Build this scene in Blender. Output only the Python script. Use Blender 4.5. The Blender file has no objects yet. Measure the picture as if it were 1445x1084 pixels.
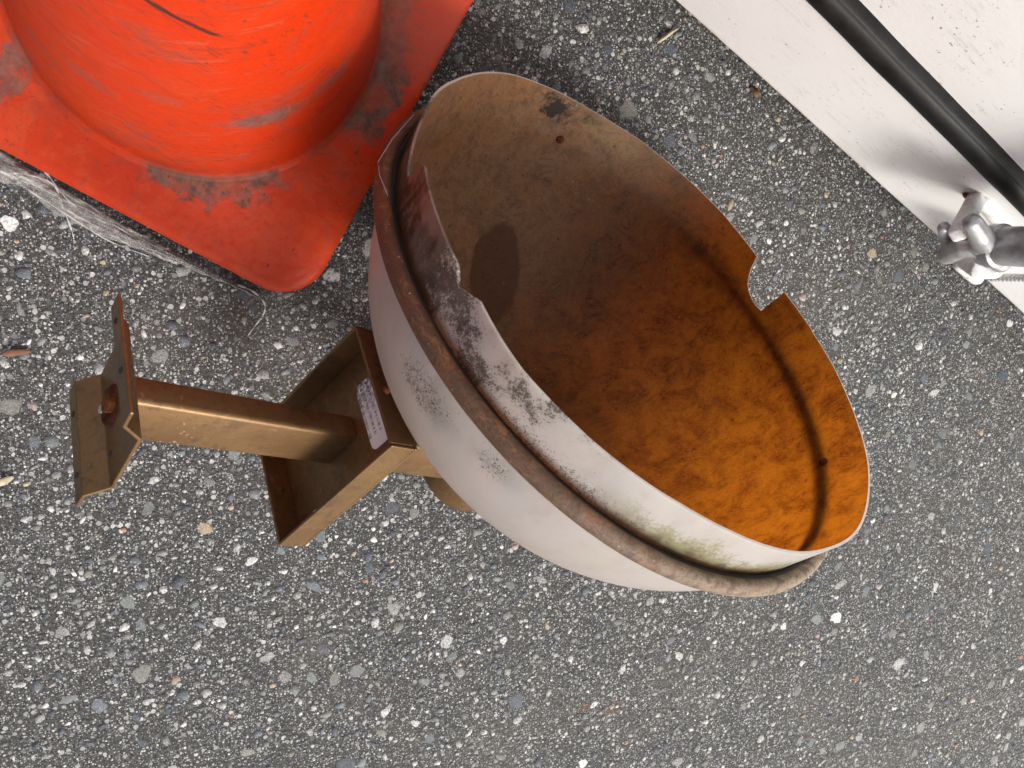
import bpy, bmesh, math, random
import numpy as np
from mathutils import Vector, Matrix
random.seed(7); rng = np.random.default_rng(7)
SC = bpy.context.scene; COL = SC.collection

# ------------------------------------------------------------------ camera
F_PX, CX, CY = 1085.0, 722.5, 542.0
WM = np.array([[0.9404367657254357, -0.06873748931829149, 0.3329472138854743],
               [0.0, -0.9793467846252778, -0.20218772327747675],
               [0.33996865983775926, 0.1901447685484596, -0.9210137226566011]])
CAM_H = 0.6075
cam_d = bpy.data.cameras.new('camera'); cam = bpy.data.objects.new('camera', cam_d); COL.objects.link(cam)
cam_d.sensor_width = 36.0; cam_d.lens = F_PX / 1445.0 * 36.0
cam_d.clip_start = 0.01; cam_d.clip_end = 500
m3 = Matrix([[WM[r][0], -WM[r][1], -WM[r][2]] for r in range(3)])
cam.matrix_world = Matrix.Translation((0, 0, CAM_H)) @ m3.to_4x4()
cam_d.dof.use_dof = True; cam_d.dof.focus_distance = 0.56; cam_d.dof.aperture_fstop = 22.0
SC.camera = cam

# ------------------------------------------------------------------ light
SUN_DIR = Vector((0.25, -0.74, 0.66)).normalized()
w = bpy.data.worlds.new('World'); SC.world = w; w.use_nodes = True
wt = w.node_tree; wt.nodes.clear()
sky = wt.nodes.new('ShaderNodeTexSky'); sky.sky_type = 'NISHITA'; sky.sun_disc = False
sky.sun_elevation = math.asin(SUN_DIR.z); sky.sun_rotation = math.atan2(SUN_DIR.x, SUN_DIR.y)
sky.air_density = 1.0; sky.dust_density = 6.0; sky.ozone_density = 1.0
hs = wt.nodes.new('ShaderNodeHueSaturation'); hs.inputs['Saturation'].default_value = 0.68
bg = wt.nodes.new('ShaderNodeBackground'); bg.inputs['Strength'].default_value = 0.088
wo = wt.nodes.new('ShaderNodeOutputWorld')
wt.links.new(sky.outputs[0], hs.inputs['Color']); wt.links.new(hs.outputs[0], bg.inputs[0]); wt.links.new(bg.outputs[0], wo.inputs[0])
sl = bpy.data.lights.new('sun', 'SUN'); sl.energy = 1.5; sl.angle = math.radians(18); sl.color = (1.0, 0.995, 0.97)
so = bpy.data.objects.new('sun', sl); COL.objects.link(so)
so.rotation_euler = SUN_DIR.to_track_quat('Z', 'Y').to_euler(); so.location = SUN_DIR * 5
SC.view_settings.view_transform = 'Standard'; SC.view_settings.look = 'None'
SC.view_settings.exposure = 0.92; SC.view_settings.gamma = 1.0
SC.cycles.max_bounces = 12; SC.cycles.transmission_bounces = 10; SC.cycles.transparent_max_bounces = 12

# ------------------------------------------------------------------ helpers
def at(px, py, z):
    """the point of the horizontal plane z seen at a photograph pixel"""
    d = WM @ np.array([(px - CX) / F_PX, (py - CY) / F_PX, 1.0])
    t = (z - CAM_H) / d[2]
    return Vector((d[0] * t, d[1] * t, CAM_H + d[2] * t))

def tag(o, label=None, cat=None, group=None, kind=None):
    if label: o['label'] = label
    if cat: o['category'] = cat
    if group: o['group'] = group
    if kind: o['kind'] = kind
    return o

def obj(name, me, mats=None, parent=None, smooth=False):
    if isinstance(me, bmesh.types.BMesh):
        bm = me; me = bpy.data.meshes.new(name); bm.normal_update(); bm.to_mesh(me); bm.free()
    if mats:
        for m in (mats if isinstance(mats, (list, tuple)) else [mats]): me.materials.append(m)
    if smooth:
        me.polygons.foreach_set('use_smooth', [True] * len(me.polygons))
    o = bpy.data.objects.new(name, me); COL.objects.link(o)
    if parent: o.parent = parent
    return o

def empty(name, M=None):
    o = bpy.data.objects.new(name, None); o.empty_display_size = 0.05; COL.objects.link(o)
    if M is not None: o.matrix_world = M
    return o

def bevel_mod(o, wdt, seg=2, ang=35):
    b = o.modifiers.new('bevel', 'BEVEL'); b.width = wdt; b.segments = seg; b.limit_method = 'ANGLE'; b.angle_limit = math.radians(ang)
    return o

def autosmooth(o, ang=40):
    me = o.data
    me.polygons.foreach_set('use_smooth', [True] * len(me.polygons))
    bm = bmesh.new(); bm.from_mesh(me)
    for e in bm.edges:
        e.smooth = not (len(e.link_faces) == 2 and e.calc_face_angle(0) > math.radians(ang))
    bm.to_mesh(me); bm.free()

def bm_box(bm, lo, hi, M=None):
    vs = [bm.verts.new(Vector((x, y, z))) for z in (lo[2], hi[2]) for y in (lo[1], hi[1]) for x in (lo[0], hi[0])]
    for f in ((0, 2, 3, 1), (4, 5, 7, 6), (0, 1, 5, 4), (2, 6, 7, 3), (0, 4, 6, 2), (1, 3, 7, 5)):
        bm.faces.new([vs[i] for i in f])
    if M is not None:
        for v in vs: v.co = M @ v.co
    return vs

def bm_tube(bm, pts, rad, n=12, cap=True):
    """tapered tube through points; rad is a number or a list"""
    pts = [Vector(p) for p in pts]; rings = []
    if not isinstance(rad, (list, tuple)): rad = [rad] * len(pts)
    ref = None
    for i, p in enumerate(pts):
        t = (pts[min(i + 1, len(pts) - 1)] - pts[max(i - 1, 0)]).normalized()
        if ref is None:
            ref = t.orthogonal().normalized()
        ref = (ref - t * ref.dot(t)).normalized(); b = t.cross(ref)
        rings.append([bm.verts.new(p + (ref * math.cos(2 * math.pi * k / n) + b * math.sin(2 * math.pi * k / n)) * rad[i]) for k in range(n)])
    for a, c in zip(rings, rings[1:]):
        for k in range(n): bm.faces.new((a[k], a[(k + 1) % n], c[(k + 1) % n], c[k]))
    if cap:
        bm.faces.new(rings[0][::-1]); bm.faces.new(rings[-1])

def bm_lathe(bm, prof, n=64, closed_profile=False):
    """prof: list of (r, z); poles where r == 0"""
    rings = []
    for r, z in prof:
        if r < 1e-9: rings.append([bm.verts.new((0, 0, z))])
        else: rings.append([bm.verts.new((r * math.cos(2 * math.pi * k / n), r * math.sin(2 * math.pi * k / n), z)) for k in range(n)])
    pairs = list(zip(rings, rings[1:]))
    if closed_profile: pairs.append((rings[-1], rings[0]))
    for a, c in pairs:
        for k in range(n):
            k2 = (k + 1) % n
            if len(a) == 1 and len(c) == 1: continue
            if len(a) == 1: bm.faces.new((a[0], c[k2], c[k]))
            elif len(c) == 1: bm.faces.new((a[k], a[k2], c[0]))
            else: bm.faces.new((a[k], a[k2], c[k2], c[k]))
    bmesh.ops.recalc_face_normals(bm, faces=bm.faces)

# ---- node helpers
class NT:
    def __init__(s, name):
        s.m = bpy.data.materials.new(name); s.m.use_nodes = True; s.t = s.m.node_tree; s.t.nodes.clear()
        s.out = s.t.nodes.new('ShaderNodeOutputMaterial')
    def put(s, sock, v):
        if isinstance(v, bpy.types.NodeSocket): s.t.links.new(v, sock)
        elif v is not None:
            if sock.type == 'RGBA' and len(v) == 3: v = (*v, 1)
            sock.default_value = v
    def n(s, typ, ins=None, out=0, **props):
        nd = s.t.nodes.new(typ)
        for k, v in props.items(): setattr(nd, k, v)
        for k, v in (ins or {}).items(): s.put(nd.inputs[k], v)
        return nd.outputs[out] if out is not None else nd
    def math(s, op, a, b=None, c=None, clamp=False):
        i = {0: a}
        if b is not None: i[1] = b
        if c is not None: i[2] = c
        return s.n('ShaderNodeMath', i, operation=op, use_clamp=clamp)
    def vm(s, op, a, b=None, out=0):
        i = {0: a}
        if b is not None: i[1] = b
        return s.n('ShaderNodeVectorMath', i, out, operation=op)
    def mix(s, f, a, b, blend='MIX'):
        nd = s.n('ShaderNodeMix', out=None, data_type='RGBA', blend_type=blend)
        s.put(nd.inputs[0], f); s.put(nd.inputs[6], a); s.put(nd.inputs[7], b)
        return nd.outputs[2]
    def ramp(s, v, lo, hi):
        return s.n('ShaderNodeMapRange', {0: v, 1: lo, 2: hi, 3: 0.0, 4: 1.0}, interpolation_type='SMOOTHSTEP')
    def noise(s, vec, scale, detail=4, rough=0.55, dist=0.0, out=0):
        return s.n('ShaderNodeTexNoise', {'Vector': vec, 'Scale': scale, 'Detail': detail, 'Roughness': rough, 'Distortion': dist}, out)
    def voro(s, vec, scale, out='Distance', feature='F1', rand=1.0):
        nd = s.n('ShaderNodeTexVoronoi', {'Vector': vec, 'Scale': scale, 'Randomness': rand}, None, feature=feature)
        return nd if out is None else nd.outputs[out]
    def obj(s, scale=1.0):
        c = s.n('ShaderNodeTexCoord', out=3)
        return c if scale == 1.0 else s.n('ShaderNodeVectorMath', {0: c, 3: scale}, operation='SCALE')
    def blob(s, P, c, r, nz=None, amp=0.6, lo=1.0, hi=0.75):
        """1 inside an ellipsoid round c with radii r, edge broken by the noise nz"""
        q = s.vm('DIVIDE', s.vm('SUBTRACT', P, c), r); d = s.n('ShaderNodeVectorMath', {0: q}, 1, operation='LENGTH')
        if nz is not None: d = s.math('ADD', d, s.math('MULTIPLY', s.math('SUBTRACT', nz, 0.5), amp))
        return s.n('ShaderNodeMapRange', {0: d, 1: lo, 2: hi, 3: 0.0, 4: 1.0}, interpolation_type='SMOOTHSTEP')
    def mx(s, *v):
        r = v[0]
        for x in v[1:]: r = s.math('MAXIMUM', r, x)
        return r
    def mul(s, *v):
        r = v[0]
        for x in v[1:]: r = s.math('MULTIPLY', r, x)
        return r
    def bump(s, h, strength=0.3, dist=0.001, normal=None):
        i = {'Height': h, 'Strength': strength, 'Distance': dist}
        if normal is not None: i['Normal'] = normal
        return s.n('ShaderNodeBump', i)
    def bsdf(s, color, rough=0.5, metal=0.0, normal=None, spec=0.5, **kw):
        i = {'Base Color': color, 'Roughness': rough, 'Metallic': metal, 'Specular IOR Level': spec}
        if normal is not None: i['Normal'] = normal
        i.update(kw)
        return s.n('ShaderNodeBsdfPrincipled', i)
    def mixsh(s, f, a, b):
        return s.n('ShaderNodeMixShader', {0: f, 1: a, 2: b})
    def done(s, sh):
        s.t.links.new(sh, s.out.inputs[0]); return s.m

# ================================================================== materials
def mat_asphalt():
    g = NT('asphalt'); P = g.obj()
    big = g.noise(P, 3.2, 3); mid = g.noise(P, 28, 4); fine = g.noise(P, 420, 4, 0.75); grit = g.noise(P, 1100, 3, 0.75)
    base = g.mix(g.ramp(fine, 0.38, 0.66), (0.013, 0.0135, 0.014), (0.095, 0.094, 0.090))
    base = g.mix(g.math('MULTIPLY', g.ramp(grit, 0.54, 0.66), 0.7), base, (0.26, 0.255, 0.245))
    warm = g.ramp(big, 0.5, 0.72)
    base = g.mix(g.math('MULTIPLY', warm, 0.40), base, (0.075, 0.060, 0.045))
    # worn fine aggregate, grain by grain
    for sc, th in ((430, 0.52), (800, 0.46), (210, 0.72)):
        v = g.voro(P, sc, None)
        rnd = g.n('ShaderNodeSeparateColor', {0: v.outputs['Color']}, None)
        inside = g.math('LESS_THAN', g.math('ADD', v.outputs['Distance'], g.math('MULTIPLY', fine, 0.35)), 0.56)
        pick = g.math('GREATER_THAN', g.math('ADD', rnd.outputs[0], g.math('MULTIPLY', g.math('SUBTRACT', mid, 0.5), 0.7)), th)
        c = g.mix(g.math('POWER', rnd.outputs[1], 1.6), (0.075, 0.082, 0.090), (0.70, 0.69, 0.66))
        base = g.mix(g.mul(inside, pick, 0.9), base, c)
    h = g.math('ADD', fine, g.math('MULTIPLY', grit, 0.5))
    rust = g.math('MULTIPLY', g.mx(g.blob(P, tuple(at(862, 1000, 0)), (0.014, 0.009, 0.02), g.noise(P, 160, 4), 2.2, 1.0, 0.2), g.blob(P, tuple(at(826, 998, 0)), (0.009, 0.006, 0.02), g.noise(P, 160, 4), 2.2, 1.0, 0.2)), 0.6)
    base = g.mix(rust, base, (0.16, 0.062, 0.018))
    dp = g.noise(P, 5.5, 5, 0.65); df = g.noise(P, 160, 3, 0.7)
    du = g.mul(g.ramp(dp, 0.50, 0.66), g.ramp(df, 0.34, 0.62), 0.42)
    base = g.mix(du, base, (0.135, 0.125, 0.110))
    return g.done(g.bsdf(base, 0.72, normal=g.bump(h, 1.0, 0.0018), spec=0.4))

def mat_stone():
    g = NT('stone'); P = g.n('ShaderNodeNewGeometry', out=0)
    a = g.n('ShaderNodeAttribute', out=None, attribute_name='stone_col')
    col = a.outputs['Color']; grain = a.outputs['Alpha']
    n1 = g.noise(P, 560, 5, 0.75); n2 = g.noise(P, 1300, 3, 0.7); n3 = g.noise(P, 170, 4, 0.7)
    dark = g.mix(1.0, col, (0.22, 0.23, 0.24), 'MULTIPLY')
    c = g.mix(g.mul(g.ramp(n1, 0.47, 0.60), grain), col, dark)
    c = g.mix(g.mul(g.ramp(n2, 0.54, 0.63), g.math('ADD', 0.25, g.mul(grain, 0.6))), c, (0.72, 0.71, 0.68))
    c = g.mix(g.math('MULTIPLY', g.ramp(n3, 0.40, 0.68), 0.45), c, g.mix(1.0, c, (0.42, 0.43, 0.45), 'MULTIPLY'))
    ed = g.n('ShaderNodeAttribute', out=2, attribute_name='stone_edge')
    tar = g.ramp(g.math('ADD', ed, g.math('MULTIPLY', g.math('SUBTRACT', g.noise(P, 300, 5, 0.75), 0.5), 2.6)), 0.78, 0.98)
    c = g.mix(g.math('MULTIPLY', tar, 0.92), c, g.mix(g.ramp(n2, 0.40, 0.60), (0.022, 0.022, 0.022), (0.085, 0.084, 0.081)))
    dp = g.noise(P, 5.5, 5, 0.65); df = g.noise(P, 160, 3, 0.7)
    du = g.mul(g.ramp(dp, 0.50, 0.66), g.ramp(df, 0.34, 0.62), 0.42)
    c = g.mix(du, c, (0.135, 0.125, 0.110))
    return g.done(g.bsdf(c, 0.60, normal=g.bump(g.math('ADD', n1, g.math('ADD', n2, tar)), 0.7, 0.0007), spec=0.4))

def mat_cone():
    g = NT('worn_orange_plastic'); P = g.obj()
    n1 = g.noise(P, 22, 6, 0.65); n2 = g.noise(P, 130, 5, 0.7); n3 = g.noise(P, 6, 3); n4 = g.noise(P, 420, 4, 0.75)
    big = g.noise(P, 60, 5, 0.65); med = g.noise(P, 45, 6, 0.7)
    def stretch(v, sc, det=5, ro=0.65, di=0.5): return g.noise(g.n('ShaderNodeVectorMath', {0: P, 1: v}, operation='MULTIPLY'), sc, det, ro, di)
    col = g.mix(g.ramp(n3, 0.35, 0.68), (0.52, 0.028, 0.002), (0.49, 0.036, 0.004))
    col = g.mix(g.math('MULTIPLY', g.ramp(n1, 0.48, 0.72), 0.5), col, (0.48, 0.046, 0.012))
    col = g.mix(g.math('MULTIPLY', g.ramp(n2, 0.50, 0.70), 0.30), col, (0.40, 0.026, 0.008))
    col = g.mix(g.math('MULTIPLY', g.ramp(n4, 0.55, 0.72), 0.25), col, (0.60, 0.075, 0.020))
    rad = g.n('ShaderNodeVectorMath', {0: g.n('ShaderNodeVectorMath', {0: P, 1: (1, 1, 0)}, operation='MULTIPLY')}, 1, operation='LENGTH')
    zz = g.n('ShaderNodeSeparateXYZ', {0: P}, 2)
    onbody = g.n('ShaderNodeMapRange', {0: zz, 1: 0.033, 2: 0.040, 3: 0.0, 4: 1.0})
    # rubbing round the body: pale smears, brown smears, fine dark scratches
    dg = g.n('ShaderNodeVectorRotate', {'Vector': P, 'Axis': (0.4, 0.9, 0.1), 'Angle': 0.9}, rotation_type='AXIS_ANGLE')
    dg2 = g.n('ShaderNodeVectorRotate', {'Vector': P, 'Axis': (0.7, 0.7, 0.2), 'Angle': -0.7}, rotation_type='AXIS_ANGLE')
    d1 = g.noise(g.n('ShaderNodeVectorMath', {0: dg, 1: (25, 420, 420)}, operation='MULTIPLY'), 1.0, 3, 0.6, 0.6)
    d2 = g.noise(g.n('ShaderNodeVectorMath', {0: dg2, 1: (30, 30, 330)}, operation='MULTIPLY'), 1.0, 4, 0.65, 0.9)
    s1 = stretch((16, 16, 70), 1.0); s2 = stretch((22, 22, 210), 1.0, 6, 0.7, 1.2); s3 = stretch((60, 60, 900), 1.0, 4, 0.6, 0.8); s4 = stretch((9, 9, 34), 1.0, 6, 0.7)
    col = g.mix(g.mul(g.ramp(s1, 0.52, 0.72), g.ramp(n2, 0.34, 0.56), onbody, 0.55), col, (0.27, 0.062, 0.034))
    col = g.mix(g.mul(g.ramp(s2, 0.56, 0.68), g.ramp(s4, 0.38, 0.54), onbody, 0.85), col, (0.20, 0.032, 0.018))
    col = g.mix(g.mul(g.ramp(s3, 0.60, 0.66), g.ramp(s4, 0.46, 0.58), onbody, 0.8), col, (0.085, 0.028, 0.020))
    cl = g.noise(P, 14, 5, 0.7)
    col = g.mix(g.mul(g.ramp(d1, 0.60, 0.66), g.ramp(cl, 0.46, 0.58), 0.65), col, (0.10, 0.030, 0.020))
    col = g.mix(g.mul(g.ramp(d2, 0.58, 0.66), g.ramp(n1, 0.46, 0.58), 0.5), col, (0.36, 0.10, 0.065))
    col = g.mix(g.mul(g.ramp(g.noise(P, 30, 7, 0.78), 0.53, 0.62), g.ramp(cl, 0.44, 0.60), 0.6), col, (0.26, 0.050, 0.032))
    grey = g.mix(g.ramp(n2, 0.36, 0.64), (0.075, 0.056, 0.046), (0.145, 0.105, 0.088))
    def cp(px, py, z): return tuple(CONE_INV @ at(px, py, z))
    rb = g.math('ADD', rad, g.math('ADD', g.math('MULTIPLY', g.math('SUBTRACT', big, 0.5), 0.050), g.math('MULTIPLY', g.math('SUBTRACT', n2, 0.5), 0.012)))
    near_b = g.n('ShaderNodeMapRange', {0: rb, 1: 0.1335, 2: 0.1295, 3: 0.0, 4: 1.0})
    near_c = g.n('ShaderNodeMapRange', {0: rb, 1: 0.1440, 2: 0.1375, 3: 0.0, 4: 1.0})
    inner = g.n('ShaderNodeMapRange', {0: rad, 1: 0.1150, 2: 0.1165, 3: 0.0, 4: 1.0})
    brk = g.ramp(n2, 0.30, 0.46)
    m = g.mx(
        g.mul(g.blob(P, cp(305, 235, 0.03), (0.049, 0.049, 0.020), big, 0.9), near_b, inner),
        g.mul(g.blob(P, cp(528, 85, 0.03), (0.062, 0.062, 0.02), big, 0.8), near_c, inner),
        g.mul(g.blob(P, tuple(cone_hit(375, 168)), (0.032, 0.034, 0.014), n2, 1.8, 1.0, 0.3), 0.85, brk),
        g.mul(g.blob(P, tuple(cone_hit(470, 110)), (0.022, 0.03, 0.016), n2, 2.4, 1.0, 0.2), 0.45, brk),
        g.mul(g.blob(P, tuple(cone_hit(125, 110)), (0.020, 0.03, 0.014), n2, 2.4, 1.0, 0.2), 0.40, brk),
        g.mul(g.blob(P, tuple(cone_hit(230, 140)), (0.014, 0.03, 0.010), n2, 2.4, 1.0, 0.2), 0.30, brk),
        g.mul(g.blob(P, cp(20, 90, 0.03), (0.012, 0.030, 0.014), big, 1.6), 0.8, brk))
    col = g.mix(g.mul(m, 0.95), col, grey)
    # paler bloom and dirt on the flange
    base_ = g.math('SUBTRACT', 1.0, onbody)
    col = g.mix(g.mul(g.ramp(med, 0.48, 0.60), base_, 0.35), col, (0.58, 0.075, 0.022))
    col = g.mix(g.mul(g.ramp(stretch((70, 70, 70), 1.0, 6, 0.75), 0.54, 0.64), base_, 0.45), col, (0.26, 0.045, 0.022))
    col = g.mix(g.mul(g.blob(P, cp(330, 330, 0.03), (0.06, 0.05, 0.02), n1, 1.4, 1.2, 0.3), g.ramp(n2, 0.3, 0.6), 0.40), col, (0.62, 0.095, 0.038))
    col = g.mix(g.mul(g.blob(P, cp(610, 40, 0.03), (0.04, 0.05, 0.02), n1, 1.4, 1.2, 0.3), 0.45), col, (0.52, 0.10, 0.06))
    crease = g.mul(g.n('ShaderNodeMapRange', {0: g.math('ABSOLUTE', g.math('SUBTRACT', rad, 0.1155)), 1: 0.006, 2: 0.001, 3: 0.0, 4: 1.0}), g.ramp(n1, 0.35, 0.62))  # crease round the body painted darker: its shadow plus dirt lines
    col = g.mix(g.math('MULTIPLY', crease, 0.55), col, (0.10, 0.03, 0.02))
    # pin marks
    v = g.voro(g.n('ShaderNodeVectorMath', {0: P, 1: (1.0, 0.45, 0.8)}, operation='MULTIPLY'), 130, None)
    rn = g.n('ShaderNodeSeparateColor', {0: v.outputs['Color']}, None)
    sp = g.mul(g.math('LESS_THAN', v.outputs['Distance'], g.math('MULTIPLY', rn.outputs[1], 0.11)), g.math('GREATER_THAN', rn.outputs[0], 0.55))
    col = g.mix(g.math('MULTIPLY', sp, 0.7), col, (0.08, 0.03, 0.022))
    # one long black drag mark
    h0, h1 = cone_hit(208, 1), cone_hit(274, 37); hc = (h0 + h1) / 2; MV = (h1 - h0).normalized(); CN = MV.cross(Vector((hc.x, hc.y, 0.03)).normalized())
    q = g.vm('SUBTRACT', P, tuple(hc))
    al = g.n('ShaderNodeVectorMath', {0: q, 1: tuple(MV)}, 1, operation='DOT_PRODUCT')
    ac = g.n('ShaderNodeVectorMath', {0: q, 1: tuple(CN)}, 1, operation='DOT_PRODUCT')
    lim = g.n('ShaderNodeMapRange', {0: g.math('ABSOLUTE', al), 1: 0.026, 2: 0.020, 3: 0.0, 4: 1.0})
    acn = g.math('ABSOLUTE', g.math('ADD', ac, g.math('MULTIPLY', g.math('SUBTRACT', n2, 0.5), 0.003)))
    mk = g.mul(lim, g.n('ShaderNodeMapRange', {0: acn, 1: 0.0018, 2: 0.0008, 3: 0.0, 4: 1.0}), onbody)
    col = g.mix(g.math('MULTIPLY', mk, 0.9), col, (0.03, 0.02, 0.018))
    rough = g.math('ADD', g.math('ADD', 0.36, g.math('MULTIPLY', m, 0.3)), g.math('MULTIPLY', n1, 0.2))
    h = g.math('ADD', g.math('ADD', n2, g.math('MULTIPLY', s2, 0.8)), g.math('ADD', g.math('MULTIPLY', n4, 0.3), g.math('MULTIPLY', m, -0.5)))
    return g.done(g.bsdf(col, rough, normal=g.bump(h, 0.38, 0.001), spec=0.25))

S = 0.19                                     # the lamp is modelled in units of its ring's radius
def mat_shell_out():
    g = NT('weathered_white_acrylic'); P = g.obj(1 / S)
    sx = g.n('ShaderNodeSeparateXYZ', {0: P}, None); X, Y, Z = sx.outputs
    ang = g.n('ShaderNodeMath', {0: Y, 1: X}, operation='ARCTAN2')          # radians round the axis
    n1 = g.noise(P, 7, 4); n2 = g.noise(P, 85, 5, 0.8); n3 = g.noise(P, 230, 3, 0.75); n4 = g.noise(P, 2.5, 3)
    col = g.mix(g.ramp(n4, 0.35, 0.7), (0.695, 0.715, 0.705), (0.69, 0.695, 0.645))
    up = g.math('GREATER_THAN', Z, 0.0)
    def band(v, c, wd): return g.n('ShaderNodeMapRange', {0: g.math('ABSOLUTE', g.math('SUBTRACT', v, c)), 1: wd, 2: wd * 0.35, 3: 0.0, 4: 1.0}, interpolation_type='SMOOTHSTEP')
    D = math.radians
    # crust over the end by the cone
    crust = g.mul(band(ang, D(-14), D(30)), up)
    spk_d = g.mul(band(ang, D(22), D(34)), up)
    low = g.mul(band(ang, D(45), D(30)), up, g.n('ShaderNodeMapRange', {0: Z, 1: 0.13, 2: 0.04, 3: 0.0, 4: 1.0}))
    bowl = g.mx(g.blob(P, (0.84, 0.30, -0.16), (0.13, 0.22, 0.12), n1, 0.9, 1.1, 0.2), g.blob(P, (0.72, 0.50, -0.12), (0.10, 0.16, 0.09), n1, 0.9, 1.1, 0.2),
                g.mul(g.blob(P, (0.6, 0.3, -0.45), (0.25, 0.3, 0.15), n1, 0.8, 1.2, 0.2), 0.45))
    th = g.math('SUBTRACT', 0.69, g.math('ADD', g.math('MULTIPLY', crust, 0.30), g.mul(g.mx(g.mul(spk_d, g.math('ADD', 0.45, g.ramp(n1, 0.4, 0.62))), low, g.mul(bowl, 1.05), 0.25), 0.172)))
    spv = g.math('SUBTRACT', g.math('ADD', g.mul(n3, 0.5), g.mul(n2, 0.5)), th); spk = g.mul(g.ramp(spv, -0.012, 0.03), 0.95)
    film = g.mul(g.math('ADD', g.ramp(n1, 0.40, 0.62), g.mul(crust, 0.5), clamp=True), g.mx(g.mul(crust, 1.0), g.mul(spk_d, 0.22), g.mul(low, 0.25), g.mul(bowl, 0.42)))
    col = g.mix(g.mul(film, 0.9), col, (0.150, 0.130, 0.098))
    col = g.mix(g.math('MULTIPLY', spk, 0.9), col, (0.038, 0.036, 0.031))
    n6 = g.noise(P, 34, 6, 0.8); col = g.mix(g.mul(crust, g.ramp(n6, 0.44, 0.53), 0.92), col, (0.022, 0.016, 0.011)); col = g.mix(g.mul(crust, g.ramp(g.noise(P, 52, 5, 0.8), 0.57, 0.62), 0.7), col, (0.30, 0.235, 0.175)); col = g.mix(g.mul(g.ramp(g.noise(P, 45, 6, 0.8), 0.60, 0.66), 0.35), col, (0.40, 0.37, 0.33))
    chip = g.mul(crust, g.ramp(g.math('ADD', n1, g.mul(Z, 1.6)), 0.72, 0.80))
    col = g.mix(g.mul(chip, 0.75), col, (0.40, 0.24, 0.185))
    run = g.noise(g.n('ShaderNodeVectorMath', {0: P, 1: (9, 9, 3)}, operation='MULTIPLY'), 1.0, 6, 0.72, 0.8)
    col = g.mix(g.mul(g.ramp(run, 0.50, 0.66), 0.30), col, (0.52, 0.48, 0.40))
    col = g.mix(g.mul(g.ramp(g.noise(P, 26, 6, 0.75), 0.54, 0.66), 0.28), col, (0.42, 0.40, 0.36))
    # moss where water lies
    mz = g.n('ShaderNodeMapRange', {0: Z, 1: 0.15, 2: 0.03, 3: 0.0, 4: 1.0})
    ma = g.mul(band(ang, D(77), D(32)), up)
    moss = g.mul(ma, g.ramp(g.math('ADD', g.math('ADD', mz, g.mul(g.math('SUBTRACT', n1, 0.5), 1.6)), g.mul(g.math('SUBTRACT', n2, 0.5), 1.4)), 0.35, 0.85))
    col = g.mix(g.mul(moss, 0.9), col, (0.40, 0.385, 0.19))
    bm_ = g.mul(ma, g.n('ShaderNodeMapRange', {0: Z, 1: 0.09, 2: 0.01, 3: 0.0, 4: 1.0}), g.ramp(g.noise(P, 22, 5, 0.8), 0.47, 0.6))
    col = g.mix(g.mul(bm_, 0.95), col, (0.025, 0.028, 0.020))
    # dark line in the crevice over the ring
    crev = g.mul(up, g.n('ShaderNodeMapRange', {0: g.math('ADD', Z, g.mul(n2, 0.03)), 1: 0.062, 2: 0.035, 3: 0.0, 4: 1.0}))
    col = g.mix(g.mul(crev, 0.85), col, (0.035, 0.026, 0.02))
    dirt = g.mx(film, g.mul(moss, 0.8), bm_, spk)
    nb = g.bump(g.math('ADD', n2, g.mul(spk, 0.6)), 0.18, 0.0008)
    d = g.bsdf(col, 0.38, normal=nb, spec=0.4)
    t = g.n('ShaderNodeBsdfTranslucent', {'Color': g.mix(dirt, (0.93, 0.90, 0.86), (0.25, 0.2, 0.15))})
    return g.done(g.mixsh(0.52, d, t))

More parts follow.
